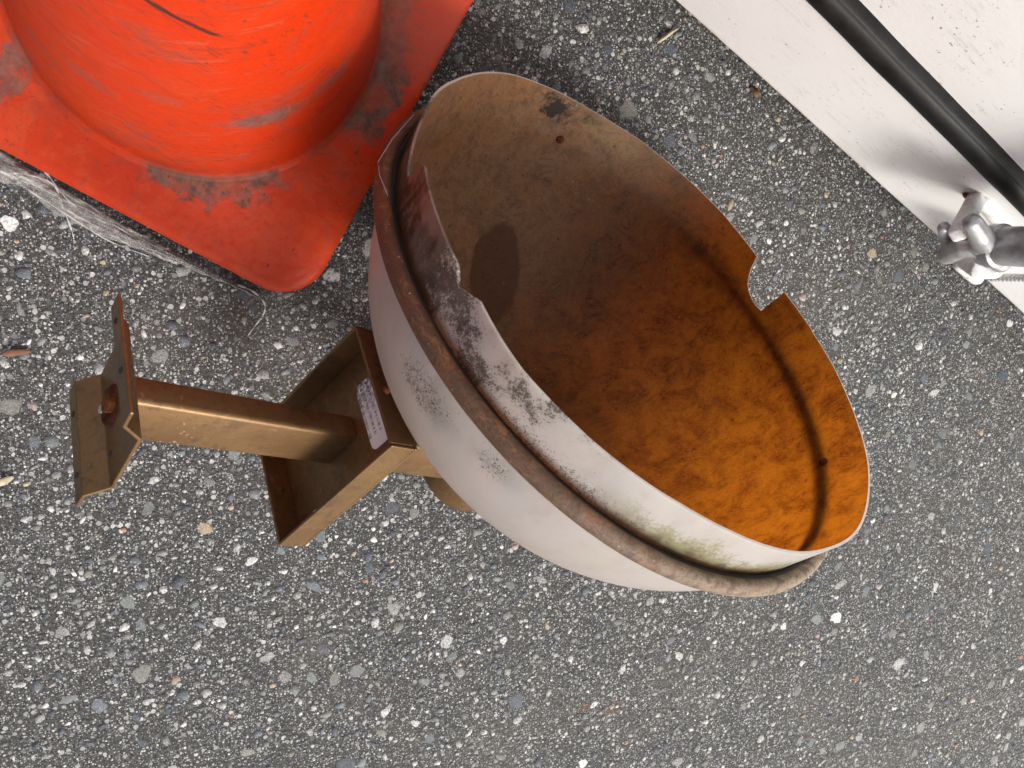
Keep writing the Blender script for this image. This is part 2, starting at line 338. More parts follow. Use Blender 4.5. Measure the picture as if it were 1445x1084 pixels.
def mat_shell_in():
    g = NT('brown_stained_acrylic'); P = g.obj(1 / S)
    sx = g.n('ShaderNodeSeparateXYZ', {0: P}, None); X, Y, Z = sx.outputs
    n1 = g.noise(P, 3.2, 5, 0.65); n2 = g.noise(P, 16, 6, 0.72); n3 = g.noise(P, 90, 4, 0.75); n5 = g.noise(P, 7, 6, 0.7, 0.6)
    ns = g.noise(g.n('ShaderNodeVectorMath', {0: P, 1: (5, 13, 9)}, operation='MULTIPLY'), 1.0, 8, 0.74, 1.8)
    n7 = g.noise(P, 200, 4, 0.8)
    rg = g.noise(g.n('ShaderNodeVectorMath', {0: P, 1: (5, 15, 8)}, operation='MULTIPLY'), 1.0, 6, 0.68, 2.2)
    ridge = g.mul(g.n('ShaderNodeMapRange', {0: g.math('ABSOLUTE', g.math('SUBTRACT', rg, 0.5)), 1: 0.030, 2: 0.006, 3: 0.0, 4: 1.0}), g.ramp(n5, 0.46, 0.60))
    fib = g.noise(g.n('ShaderNodeVectorMath', {0: P, 1: (22, 120, 60)}, operation='MULTIPLY'), 1.0, 4, 0.7, 0.5)
    col = g.mix(g.ramp(n1, 0.35, 0.66), (0.285, 0.166, 0.092), (0.300, 0.140, 0.058))
    col = g.mix(g.mul(g.ramp(n5, 0.44, 0.62), 0.5), col, (0.225, 0.148, 0.092))
    col = g.mix(g.mul(g.ramp(n2, 0.47, 0.60), 0.60), col, (0.120, 0.072, 0.038))
    col = g.mix(g.mul(g.ramp(fib, 0.50, 0.62), 0.50), col, (0.33, 0.215, 0.12))
    dark = g.ramp(g.math('ADD', g.mul(ns, 0.62), g.mul(n2, 0.38)), 0.46, 0.64)
    # dust lies thicker on the wall towards the cone; the opposite wall's light glow is put into a clearer orange stain
    dust = g.n('ShaderNodeMapRange', {0: g.math('ADD', g.math('ADD', g.mul(X, 0.55), g.mul(Y, -0.85)), g.mul(n2, 0.3)), 1: 0.05, 2: 0.85, 3: 0.0, 4: 1.0}, interpolation_type='SMOOTHSTEP')
    stain = g.mix(dark, (0.17, 0.055, 0.010), (0.06, 0.018, 0.005))
    col = g.mix(dust, stain, col)
    tr = g.mix(g.ramp(n5, 0.38, 0.66), (0.74, 0.225, 0.012), (0.48, 0.122, 0.007)); tr = g.mix(g.mul(dark, 0.75), tr, (0.30, 0.070, 0.005)); tr = g.mix(g.mul(g.ramp(n3, 0.5, 0.66), 0.45), tr, (0.30, 0.08, 0.006)); tr = g.mix(g.mul(g.ramp(fib, 0.55, 0.7), 0.35), tr, (1.0, 0.40, 0.03))
    tr = g.mix(dust, tr, (0.30, 0.18, 0.085))
    col = g.mix(g.mul(ridge, g.math('SUBTRACT', 0.8, g.mul(dust, 0.7))), col, (0.030, 0.010, 0.004)); tr = g.mix(g.mul(ridge, 0.85), tr, (0.16, 0.03, 0.004))
    gr7 = g.ramp(n7, 0.52, 0.62); col = g.mix(g.mul(gr7, 0.55), col, (0.085, 0.042, 0.020)); tr = g.mix(g.mul(gr7, 0.45), tr, (0.30, 0.075, 0.006))
    lg = g.ramp(g.noise(P, 130, 3, 0.7), 0.60, 0.68); col = g.mix(g.mul(lg, 0.45), col, (0.42, 0.30, 0.18))
    # wet run
    wet = g.blob(P, (-0.02, -0.58, -0.48), (0.150, 0.29, 0.19), n2, 0.45, 1.0, 0.86)
    col = g.mix(g.mul(wet, 0.90), col, (0.088, 0.030, 0.011)); tr = g.mix(g.mul(wet, 0.5), tr, (0.3, 0.11, 0.03))
    bot = g.mul(g.blob(P, (0.12, 0.12, -0.72), (0.80, 0.72, 0.50), n1, 0.5, 1.25, 0.2), 0.62)  # bottom of the bowl: stain darkened to carry the lesser light there
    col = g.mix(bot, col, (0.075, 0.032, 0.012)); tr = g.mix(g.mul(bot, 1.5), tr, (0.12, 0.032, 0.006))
    # black mould by the rim
    nm = g.noise(P, 26, 6, 0.75)
    nmm = g.ramp(g.noise(P, 48, 6, 0.8), 0.45, 0.55)
    mould = g.mx(g.mul(g.blob(P, (0.035, -0.93, 0.115), (0.075, 0.13, 0.050), nm, 2.8, 1.0, 0.6), 0.97), g.mul(g.blob(P, (0.09, -0.92, 0.145), (0.050, 0.12, 0.026), nm, 2.6, 1.0, 0.6), nmm),
                 g.mul(g.blob(P, (0.0, -0.93, 0.11), (0.13, 0.13, 0.075), nm, 1.6, 1.0, 0.2), nmm, 0.85), g.mul(g.blob(P, (-0.13, -0.92, 0.135), (0.10, 0.13, 0.035), nm, 2.2, 1.0, 0.3), nmm, 0.85),
                 g.mul(g.ramp(g.noise(P, 30, 6, 0.8), 0.60, 0.65), dust, 0.55))
    col = g.mix(mould, col, (0.020, 0.018, 0.015)); tr = g.mix(mould, tr, (0.02, 0.02, 0.02))
    # yellow lichen under the rim
    yl = g.mul(g.blob(P, (-0.25, -0.91, 0.12), (0.22, 0.2, 0.07), nm, 2.4, 1.0, 0.3), g.ramp(n2, 0.40, 0.58), 0.42)
    col = g.mix(yl, col, (0.40, 0.29, 0.11))
    # specks and blisters
    v = g.voro(P, 17, None); rn = g.n('ShaderNodeSeparateColor', {0: v.outputs['Color']}, None)
    sp = g.mul(g.math('LESS_THAN', v.outputs['Distance'], g.math('MULTIPLY', rn.outputs[1], 0.14)), g.math('GREATER_THAN', rn.outputs[0], 0.62))
    col = g.mix(g.mul(sp, 0.7), col, (0.05, 0.022, 0.010)); tr = g.mix(g.mul(sp, 0.55), tr, (0.16, 0.03, 0.006))
    fs = g.ramp(n3, 0.53, 0.60); col = g.mix(g.mul(fs, 0.5), col, (0.06, 0.034, 0.020))
    # white scrapes
    ws = g.ramp(g.noise(g.n('ShaderNodeVectorMath', {0: P, 1: (60, 20, 130)}, operation='MULTIPLY'), 1.0, 4, 0.7, 1.0), 0.60, 0.66)
    wm = g.mul(ws, g.mx(g.blob(P, (-0.31, -0.86, -0.13), (0.14, 0.12, 0.030), nm, 0.8), g.blob(P, (-0.52, -0.77, 0.09), (0.05, 0.1, 0.05), nm, 0.8), g.blob(P, (-0.62, -0.5, -0.25), (0.05, 0.1, 0.05), nm, 0.8)))
    col = g.mix(g.mul(wm, 0.85), col, (0.62, 0.58, 0.52))
    dw = g.math('GREATER_THAN', g.noise(P, 60, 2, 0.5), 0.765); col = g.mix(g.mul(dw, 0.7), col, (0.6, 0.55, 0.48))
    rough = g.math('SUBTRACT', 0.56, g.mul(wet, 0.08))
    d = g.bsdf(col, rough, normal=g.bump(g.math('ADD', n3, n2), 0.15, 0.001), spec=0.3)
    t = g.n('ShaderNodeBsdfTranslucent', {'Color': tr})
    fac = g.math('SUBTRACT', 0.66, g.mul(dust, 0.22))
    return g.done(g.mixsh(fac, d, t))

def mat_ring():
    g = NT('rusty_painted_band'); P = g.obj(1 / S)
    sx = g.n('ShaderNodeSeparateXYZ', {0: P}, None)
    ang = g.n('ShaderNodeMath', {0: sx.outputs[1], 1: sx.outputs[0]}, operation='ARCTAN2')
    n1 = g.noise(P, 9, 4, 0.6); n2 = g.noise(P, 90, 4, 0.75); n3 = g.noise(P, 30, 4, 0.7)
    pale = g.n('ShaderNodeMapRange', {0: g.math('ADD', ang, g.mul(n1, 0.5)), 1: 0.95, 2: 2.1, 3: 0.0, 4: 1.0})
    n4 = g.noise(P, 150, 4, 0.8)
    col = g.mix(pale, (0.105, 0.052, 0.028), (0.33, 0.265, 0.195))
    st = g.noise(g.n('ShaderNodeVectorMath', {0: P, 1: (14, 14, 60)}, operation='MULTIPLY'), 1.0, 6, 0.72, 0.8)
    col = g.mix(g.mul(g.ramp(st, 0.50, 0.64), 0.8), col, (0.25, 0.125, 0.060))
    col = g.mix(g.mul(g.ramp(n3, 0.46, 0.60), 0.7), col, (0.085, 0.055, 0.036))
    col = g.mix(g.mul(g.ramp(n1, 0.56, 0.66), g.ramp(n2, 0.4, 0.6), 0.7), col, (0.19, 0.065, 0.028))
    col = g.mix(g.mul(g.ramp(n4, 0.52, 0.62), 0.55), col, (0.032, 0.022, 0.016))
    col = g.mix(g.mul(g.ramp(g.noise(P, 70, 5, 0.8), 0.57, 0.63), pale, 0.7), col, (0.055, 0.048, 0.038))
    wsp = g.math('GREATER_THAN', g.noise(P, 90, 2, 0.5), 0.74); col = g.mix(g.mul(wsp, 0.7), col, (0.60, 0.55, 0.50))
    return g.done(g.bsdf(col, 0.6, normal=g.bump(g.math('ADD', n2, n3), 0.5, 0.0012), spec=0.35))

def mat_bronze():
    g = NT('bronze_paint'); P = g.obj(1 / S)
    n1 = g.noise(P, 4, 4); n2 = g.noise(P, 120, 3, 0.7); n3 = g.noise(P, 18, 5, 0.7)
    st = g.n('ShaderNodeVectorMath', {0: P, 1: (3, 60, 60)}, operation='MULTIPLY'); ns = g.noise(st, 1.0, 3)
    col = g.mix(g.ramp(n1, 0.35, 0.7), (0.212, 0.124, 0.052), (0.165, 0.090, 0.037))
    col = g.mix(g.mul(g.ramp(n3, 0.55, 0.72), 0.5), col, (0.13, 0.060, 0.028))
    col = g.mix(g.mul(g.ramp(ns, 0.6, 0.72), 0.25), col, (0.34, 0.22, 0.11))
    sp = g.math('GREATER_THAN', g.noise(P, 55, 2, 0.5), 0.74); col = g.mix(g.mul(sp, 0.7), col, (0.05, 0.025, 0.015))
    ws = g.ramp(g.noise(g.n('ShaderNodeVectorMath', {0: P, 1: (80, 25, 60)}, operation='MULTIPLY'), 1.0, 3, 0.6), 0.62, 0.68)
    wm = g.mul(ws, g.blob(P, (1.25, 0.05, -0.85), (0.07, 0.12, 0.12), n3, 0.8)); col = g.mix(g.mul(wm, 0.8), col, (0.6, 0.5, 0.38))
    n5 = g.noise(P, 45, 6, 0.78)
    col = g.mix(g.mul(g.ramp(n5, 0.50, 0.64), 0.45), col, (0.105, 0.050, 0.024))
    col = g.mix(g.mul(g.ramp(g.noise(P, 9, 6, 0.75), 0.53, 0.63), 0.5), col, (0.085, 0.055, 0.034))
    sc2 = g.noise(g.n('ShaderNodeVectorMath', {0: P, 1: (30, 9, 110)}, operation='MULTIPLY'), 1.0, 4, 0.7, 0.8)
    col = g.mix(g.mul(g.ramp(sc2, 0.63, 0.67), 0.35), col, (0.46, 0.34, 0.20))
    rough = g.math('ADD', 0.24, g.mul(n5, 0.30))
    return g.done(g.bsdf(col, rough, 0.55, normal=g.bump(g.math('ADD', n2, g.mul(ns, 0.5)), 0.10, 0.0006), spec=0.5))

def mat_simple(name, col, rough=0.5, metal=0.0, var=0.25, scale=60, bump=0.1, spec=0.5, dark=None):
    g = NT(name); P = g.obj(); n = g.noise(P, scale, 4, 0.65); n2 = g.noise(P, scale * 9, 3, 0.7)
    dk = dark or tuple(c * (1 - var) for c in col)
    c = g.mix(g.ramp(n, 0.38, 0.66), col, dk)
    return g.done(g.bsdf(c, g.math('ADD', rough - 0.08, g.mul(n, 0.16)), metal, normal=g.bump(g.math('ADD', n, n2), bump, 0.001), spec=spec))

def mat_wall():
    g = NT('white_door_paint'); P = g.obj()                     # local x along the door, y up, z out
    n1 = g.noise(P, 6, 3); n2 = g.noise(P, 240, 4, 0.7); n3 = g.noise(P, 26, 4)
    col = g.mix(g.ramp(n1, 0.35, 0.7), (0.74, 0.74, 0.735), (0.70, 0.70, 0.69))
    st = g.n('ShaderNodeVectorMath', {0: P, 1: (45, 230, 100)}, operation='MULTIPLY')
    sm = g.mul(g.ramp(g.noise(st, 1.0, 6, 0.75), 0.52, 0.64), g.ramp(n3, 0.42, 0.58))
    col = g.mix(g.mul(sm, 0.22), col, (0.30, 0.29, 0.27))
    sp = g.mul(g.ramp(g.noise(P, 330, 3, 0.6), 0.65, 0.70), g.ramp(n3, 0.42, 0.6)); col = g.mix(g.mul(sp, 0.85), col, (0.06, 0.055, 0.05))
    sx = g.n('ShaderNodeSeparateXYZ', {0: P}, None)
    edge = g.mul(g.n('ShaderNodeMapRange', {0: sx.outputs[1], 1: 0.006, 2: 0.0, 3: 0.0, 4: 1.0}), g.ramp(g.noise(P, 40, 4, 0.7), 0.38, 0.6))
    col = g.mix(g.mul(edge, 0.75), col, (0.42, 0.25, 0.09))
    return g.done(g.bsdf(col, 0.42, normal=g.bump(g.math('ADD', n2, g.mul(n3, 2)), 0.16, 0.0015), spec=0.4))

def mat_film():
    g = NT('clear_plastic_film'); P = g.obj()
    st = g.n('ShaderNodeVectorMath', {0: P, 1: (28, 190, 60)}, operation='MULTIPLY')
    n = g.noise(st, 1.0, 5, 0.7, 1.0); n2 = g.noise(P, 60, 4)
    h = g.bump(g.math('ADD', n, g.mul(n2, 0.6)), 0.9, 0.004)
    d = g.bsdf((0.62, 0.60, 0.58), 0.18, normal=h, spec=0.8)
    tr = g.n('ShaderNodeBsdfTransparent', {0: (0.90, 0.885, 0.87)})
    streak = g.ramp(n, 0.50, 0.72)
    f = g.math('ADD', 0.22, g.mul(streak, 0.5))
    return g.done(g.mixsh(f, tr, d))

def mat_sticker():
    g = NT('printed_label'); P = g.obj(1 / S)                   # local x along the label, y across, units of the lamp
    sx = g.n('ShaderNodeSeparateXYZ', {0: P}, None); X, Y, _ = sx.outputs
    # four rows of small faint print
    row = g.math('FRACT', g.math('MULTIPLY', Y, 36.0)); inrow = g.mul(g.math('GREATER_THAN', row, 0.30), g.math('LESS_THAN', row, 0.72))
    cell = g.n('ShaderNodeCombineXYZ', {0: g.math('MULTIPLY', X, 150.0), 1: g.math('FLOOR', g.math('MULTIPLY', Y, 36.0)), 2: 0.0})
    ch = g.math('GREATER_THAN', g.noise(cell, 1.0, 2, 0.6), 0.50)
    span = g.mul(g.math('LESS_THAN', X, 0.08), g.math('LESS_THAN', g.math('ABSOLUTE', Y), 0.07))
    pr = g.mul(inrow, ch, span)
    col = g.mix(g.mul(pr, 0.75), (0.91, 0.93, 0.91), (0.12, 0.12, 0.13))
    n1 = g.noise(P, 55, 4, 0.8)
    md = g.mul(g.n('ShaderNodeMapRange', {0: X, 1: 0.05, 2: -0.12, 3: 0.0, 4: 1.0}), g.ramp(n1, 0.40, 0.56))
    col = g.mix(g.mul(md, 0.93), col, (0.045, 0.043, 0.04))
    return g.done(g.bsdf(col, 0.35, spec=0.5))

# cone placement (needed by its material)
CONE_C = Vector((-0.0046, 0.1478, 0.0)); CONE_D = Vector((-0.85661649, 0.51595366, 0))
CONE_M = Matrix.Translation(CONE_C) @ Matrix(((CONE_D.x, 0.51748681, 0), (CONE_D.y, 0.85569118, 0), (0, 0, 1))).to_4x4()
# (its two edge directions: local x runs to the upper left of the photograph, local y to the upper right)
CONE_M = Matrix.Translation(CONE_C) @ Matrix.Rotation(math.atan2(CONE_D.y, CONE_D.x), 4, 'Z')
CONE_INV = CONE_M.inverted()
def cone_hit(px, py):
    """the point of the cone's body seen at a pixel, in the cone's own axes"""
    for i in range(900):
        z = 0.42 - 0.39 * i / 899; p = CONE_INV @ at(px, py, z)
        r = 0.1110 - 0.081 * (z - 0.052) / 0.403 if z > 0.052 else 0.1125
        if math.hypot(p.x, p.y) <= r: return p
    return CONE_INV @ at(px, py, 0.03)

M_asph = mat_asphalt(); M_stone = mat_stone(); M_cone = mat_cone()
M_out = mat_shell_out(); M_in = mat_shell_in(); M_ring = mat_ring(); M_brz = mat_bronze()
M_wall = mat_wall(); M_film = mat_film(); M_label = mat_sticker()
M_rub = mat_simple('black_rubber', (0.0045, 0.0045, 0.005), 0.46, 0, 0.4, 40, 0.15, 0.20, (0.012, 0.0115, 0.011))
M_steel = mat_simple('zinc_grey_steel', (0.44, 0.445, 0.455), 0.34, 0.5, 0.35, 70, 0.2)
M_lug = mat_simple('chipped_white_paint', (0.74, 0.735, 0.72), 0.45, 0, 0.3, 90, 0.5, 0.4, (0.50, 0.48, 0.45))
M_rust = mat_simple('rust', (0.26, 0.085, 0.028), 0.8, 0, 0.6, 220, 0.6, 0.2)
M_darkhole = mat_simple('rusty_tube_inside', (0.12, 0.038, 0.016), 0.85, 0, 0.6, 160, 0.6, 0.2)
M_zinc = mat_simple('bright_zinc', (0.72, 0.72, 0.72), 0.3, 0.6, 0.3, 300, 0.2)
M_straw = mat_simple('dry_straw', (0.52, 0.45, 0.32), 0.6, 0, 0.3, 200, 0.3)
M_leaf = mat_simple('dry_leaf', (0.19, 0.085, 0.045), 0.65, 0, 0.4, 150, 0.4)
M_twig = mat_simple('twig_bark', (0.14, 0.085, 0.05), 0.8, 0, 0.4, 200, 0.4)
M_under = mat_simple('dark_chassis_paint', (0.03, 0.03, 0.03), 0.7)

# ================================================================== ground
bm = bmesh.new(); L = 60.0
bm.faces.new([bm.verts.new(v) for v in ((-L, -L, 0), (L, -L, 0), (L, L, 0), (-L, L, 0))])
asphalt = obj('asphalt', bm, M_asph); tag(asphalt, kind='structure')

PAL = [  # colour, speckle, weight
    ((0.64, 0.63, 0.61), 0.9, 26), ((0.76, 0.75, 0.73), 0.6, 20), ((0.50, 0.49, 0.47), 0.9, 14), ((0.30, 0.30, 0.29), 0.7, 12),
    ((0.115, 0.135, 0.155), 0.15, 15), ((0.065, 0.080, 0.10), 0.1, 15), ((0.175, 0.195, 0.195), 0.2, 12), ((0.20, 0.20, 0.175), 0.25, 8),
    ((0.42, 0.33, 0.21), 0.5, 4), ((0.36, 0.17, 0.10), 0.3, 1.2), ((0.42, 0.32, 0.29), 0.5, 2.5)]
PW = np.array([p[2] for p in PAL], float); PW /= PW.sum()
PB = np.array([10, 3, 12, 15, 19, 15, 22, 14, 3.0, 0.7, 1.6]); PB /= PB.sum()     # the larger stones are greyer
def stone_geo(r, k):
    """a worn stone: irregular outline, bevelled shoulder, nearly flat top"""
    el = rng.uniform(0.48, 1.0); th = rng.uniform(0, 2 * math.pi)
    a = np.sort(np.linspace(0, 2 * math.pi, k, endpoint=False) + rng.uniform(-0.28, 0.28, k) * (5.0 / k))
    rr = rng.uniform(0.68, 1.18, k)
    x = np.cos(a) * rr; y = np.sin(a) * rr * el
    X = (x * math.cos(th) - y * math.sin(th)) * r; Y = (x * math.sin(th) + y * math.cos(th)) * r
    top = r * rng.uniform(0.04, 0.11) + 0.00022
    v = np.zeros((2 * k + 1, 3))
    v[:k, 0] = X; v[:k, 1] = Y; v[:k, 2] = -0.0012
    sh = rng.uniform(0.74, 0.9, k)
    v[k:2 * k, 0] = X * sh; v[k:2 * k, 1] = Y * sh; v[k:2 * k, 2] = top * rng.uniform(0.6, 1.0, k)
    v[2 * k, 2] = top * rng.uniform(0.9, 1.15)
    f = []
    for i in range(k):
        j = (i + 1) % k
        f += [(i, j, k + j), (i, k + j, k + i), (k + i, k + j, 2 * k)]
    e = np.ones(2 * k + 1); e[k:2 * k] = 0.62; e[2 * k] = 0.0
    if r < 0.0027: e *= 0.72
    return v, np.array(f), e
def paint(c, e): return np.c_[np.tile(c, (len(e), 1)), e]
def fill_mesh(name, V, Fc, colr):
    me = bpy.data.meshes.new(name)
    me.vertices.add(len(V)); me.vertices.foreach_set('co', V.astype(np.float32).ravel())
    me.loops.add(Fc.size); me.loops.foreach_set('vertex_index', Fc.astype(np.int32).ravel())
    me.polygons.add(len(Fc)); me.polygons.foreach_set('loop_start', np.arange(0, Fc.size, 3, dtype=np.int32)); me.polygons.foreach_set('loop_total', np.full(len(Fc), 3, np.int32))
    me.update(calc_edges=True)
    at_ = me.attributes.new('stone_col', 'FLOAT_COLOR', 'POINT'); at_.data.foreach_set('color', colr[:, :4].astype(np.float32).ravel())
    ae = me.attributes.new('stone_edge', 'FLOAT', 'POINT'); ae.data.foreach_set('value', colr[:, 4].astype(np.float32).ravel())
    me.materials.append(M_stone); return me
def pick_col(p=None):
    i = rng.choice(len(PAL), p=PW if p is None else p); c = np.array(PAL[i][0]) * rng.uniform(0.75, 1.18)
    return np.array([*c, PAL[i][1]])

X0, X1, Y0, Y1 = -0.62, 1.15, -1.05, 0.62; CELL = 0.0008
occ = np.zeros((int((Y1 - Y0) / CELL) + 2, int((X1 - X0) / CELL) + 2), bool)
def seen(x, y):
    c = WM.T @ np.array([x, y, -CAM_H]); u = F_PX * c[0] / c[2] + CX; v = F_PX * c[1] / c[2] + CY
    return -40 < u < 1485 and -40 < v < 1124 and c[2] > 0
def reach(x, y):
    c = WM.T @ np.array([x, y, -CAM_H])
    if c[2] < 0.2: return False
    u = F_PX * c[0] / c[2] + CX; v = F_PX * c[1] / c[2] + CY
    return -330 < u < 1700 and -330 < v < 1400
def take(x, y, r, gap=0.8):
    i = int((y - Y0) / CELL); j = int((x - X0) / CELL); q = int(r / CELL * gap) + 1
    i0, i1, j0, j1 = i - q, i + q + 1, j - q, j + q + 1
    if i0 < 0 or j0 < 0 or i1 >= occ.shape[0] or j1 >= occ.shape[1]: return False
    if occ[i0:i1, j0:j1].any(): return False
    occ[i0:i1, j0:j1] = True; return True
def covered(x, y):
    """under the cone's base or deep beneath the door"""
    q = CONE_INV @ Vector((x, y, 0)); return abs(q.x) < 0.12 and abs(q.y) < 0.12
variants = []
for i in range(60):
    v, f, e = stone_geo(1.0, int(rng.integers(9, 13))); v[:, 2] *= 0.8
    c = pick_col(PB); cc = paint(c, e)
    vv = v * 0.005; variants.append(fill_mesh('stone', vv, f, cc))
n_single = 0; tries = 0
while n_single < 300 and tries < 20000:
    tries += 1
    x, y = rng.uniform(X0, X1), rng.uniform(Y0, Y1)
    if not seen(x, y) or covered(x, y): continue
    r = float(np.clip(rng.lognormal(math.log(0.0064), 0.25), 0.0050, 0.0098))
    if not take(x, y, r): continue
    o = bpy.data.objects.new('stone', variants[int(rng.integers(60))]); COL.objects.link(o); o.parent = asphalt
    o.location = (x, y, 0); o.rotation_euler = (rng.uniform(-.04, .04), rng.uniform(-.04, .04), rng.uniform(0, 6.28)); k = r / 0.005
    o.scale = (k, k, min(k, 1.0) * 0.7); n_single += 1
Vs, Fs, Cs = [], [], []; off = 0
for lo, hi, cnt in ((0.0040, 0.0062, 2600), (0.0027, 0.0042, 11000), (0.0016, 0.0027, 26000), (0.0007, 0.0015, 95000)):
    for _ in range(cnt):
        x, y = rng.uniform(X0, X1), rng.uniform(Y0, Y1)
        if not reach(x, y) or covered(x, y): continue
        r = rng.uniform(lo, hi)
        if not take(x, y, r, 0.75): continue
        v, f, e = stone_geo(r, 5 if hi < 0.002 else 6 if hi < 0.003 else 8)
        v[:, 0] += x; v[:, 1] += y
        Vs.append(v); Fs.append(f + off); off += len(v); Cs.append(paint(pick_col(PB if lo > 0.0025 else None), e))
me = fill_mesh('stone_chips', np.vstack(Vs), np.vstack(Fs), np.vstack(Cs))
chips = obj('stone_chips', me, None, asphalt); tag(chips, kind='stuff')

# ================================================================== white door of the container
DA = Vector((0.33310958, 0.16938622, 0.05)); DU = Vector((0.8527394, -0.5223366, 0)); DN = Vector((-0.5223366, -0.8527394, 0))
DM = Matrix(((DU.x, 0, DN.x, DA.x), (DU.y, 0, DN.y, DA.y), (DU.z, 1, DN.z, DA.z), (0, 0, 0, 1)))   # local: x along, y up, z out of the door
DMi = DM.inverted()
def on_door(px, py, off=0.0):
    """local point seen at a pixel, on the plane standing off from the door by off"""
    o = DMi @ Vector((0, 0, CAM_H)); p = DMi @ at(px, py, 0.0); d = p - o
    t = (off - o.z) / d.z; return o + d * t
door = empty('container_door', DM)
tag(door, 'white painted steel container door with black rubber seal and grey lock rods, standing at upper right', 'door')
WL, WR = -1.1, 1.5
bm = bmesh.new(); bm_box(bm, (WL, 0.0, -0.06), (WR, 0.112, 0.0)); o = obj('sill', bm, M_wall, door); bevel_mod(o, 0.003, 2)
bm = bmesh.new(); bm_box(bm, (WL, 0.118, -0.05), (WR, 2.0, -0.004)); o = obj('door_panel', bm, M_wall, door); bevel_mod(o, 0.003, 2)
bm = bmesh.new(); bm_box(bm, (WL, 0.012, -1.6), (WR, 2.0, -0.062)); obj('container_body', bm, M_under, door)
# rubber seal: bulb with a lip along its upper side
prof = []
for k in range(15):
    a = math.radians(-100 + 200 * k / 14); prof.append((0.1195 + 0.0118 * math.sin(a), -0.003 + 0.0105 * math.cos(a)))
prof += [(0.1298, 0.0030), (0.1308, 0.0046), (0.1318, 0.0026), (0.1328, 0.0042), (0.1342, 0.0020), (0.1348, -0.0035)]
prof += [(0.1348, -0.0100), (0.1075, -0.0100)]
bm = bmesh.new(); xs = np.linspace(WL, WR, 400); rows = []
for x in xs:
    d1 = 0.00022 * math.sin(x * 37) + 0.00015 * math.sin(x * 91 + 1)
    rows.append([bm.verts.new((x, y + d1, z + 0.00015 * math.sin(x * 53 + y * 300))) for y, z in prof])
for a, b in zip(rows, rows[1:]):
    for k in range(len(prof)): bm.faces.new((a[k], b[k], b[(k + 1) % len(prof)], a[(k + 1) % len(prof)]))
bm.faces.new(rows[0]); bm.faces.new(rows[-1][::-1]); bmesh.ops.recalc_face_normals(bm, faces=bm.faces)
o = obj('rubber_seal', bm, M_rub, door); autosmooth(o, 50)

def blobby(name, chains, mat, parent, vox=0.0010, smooth=4):
    bm = bmesh.new()
    for pts, rad in chains:
        # round both ends
        p0, p1 = Vector(pts[0]), Vector(pts[-1]); r0, r1 = rad[0], rad[-1]
        bm_tube(bm, pts, rad, 14)
        for p, r in ((p0, r0), (p1, r1)):
            bmesh.ops.create_icosphere(bm, subdivisions=2, radius=r, matrix=Matrix.Translation(p))
    o = obj(name, bm, mat, parent, True)
    rm = o.modifiers.new('remesh', 'REMESH'); rm.mode = 'VOXEL'; rm.voxel_size = vox; rm.use_smooth_shade = True
    s = o.modifiers.new('smooth', 'SMOOTH'); s.factor = 0.5; s.iterations = smooth
    return o

RX = on_door(1420, 346, 0.04).x            # the rod's place along the door
def latch(dx):
    sh = Matrix.Translation((dx, 0, 0))
    def q(px, py, off): return sh @ on_door(px, py, off)
    c = q(1400, 347, 0.04); 
    bm = bmesh.new(); bm_tube(bm, [(c.x, c.y - 0.003, 0.04), (c.x, c.y, 0.04), (c.x, c.y + 0.008, 0.04), (c.x, c.y + 0.0095, 0.04), (c.x, 1.9, 0.04)], [0.0140, 0.0172, 0.0172, 0.0150, 0.0150], 28)
    rod = obj('lock_rod', bm, M_steel, door); autosmooth(rod, 50)
    P = q
    cam_ = blobby('cam', [
        ([(c.x, c.y + 0.004, 0.04), (c.x, c.y - 0.006, 0.041), P(1386, 344, 0.044)], [0.0165, 0.0150, 0.0105]),
        ([P(1394, 346, 0.044), P(1384, 334, 0.046), P(1372, 314, 0.046)], [0.0095, 0.0085, 0.0070]),
        ([P(1384, 346, 0.044), P(1360, 347, 0.048), P(1336, 360, 0.052)], [0.0100, 0.0092, 0.0080]),
        ([P(1352, 352, 0.050), P(1334, 338, 0.044), P(1332, 321, 0.042)], [0.0062, 0.0048, 0.0050]),
        ([P(1396, 358, 0.044), P(1412, 372, 0.044)], [0.0085, 0.0075]),
    ], M_steel, rod)
    k = blobby('keeper', [
        ([P(1388, 282, 0.000), P(1404, 302, 0.000), P(1418, 322, 0.000)], [0.0070, 0.0065, 0.0055]),
        ([P(1364, 368, 0.026), P(1384, 376, 0.032), P(1402, 381, 0.030)], [0.0085, 0.0115, 0.0080]),
        ([P(1356, 372, 0.024), P(1378, 392, 0.012)], [0.0070, 0.0070]),
        ([P(1384, 378, 0.028), P(1392, 372, 0.0)], [0.0085, 0.0085]),
    ], M_lug, door, 0.0010, 3)
    a_, b_ = P(1380, 277, -0.001), P(1350, 333, 0.048); ax = (b_ - a_).normalized(); sd = ax.cross(Vector((1, 0, 0))).normalized(); tp = sd.cross(ax)
    MB = Matrix(((ax.x, sd.x, tp.x, a_.x), (ax.y, sd.y, tp.y, a_.y), (ax.z, sd.z, tp.z, a_.z), (0, 0, 0, 1)))
    bm = bmesh.new(); bm_box(bm, (0, -0.0062, -0.0062), ((b_ - a_).length, 0.0062, 0.0062), MB)
    lg_ = obj('keeper_lug', bm, M_lug, k); bevel_mod(lg_, 0.0032, 3); autosmooth(lg_, 180)
    bm = bmesh.new(); bm_lathe(bm, [(0, 0.0025), (0.003, 0.002), (0.0045, 0), (0, -0.001)], 18)
    for v in bm.verts: v.co = q(1366, 276, 0.0005) + v.co
    r_ = obj('rust_spot', bm, M_rust, k)
    return rod
latch(0.0)
latch(-0.425)
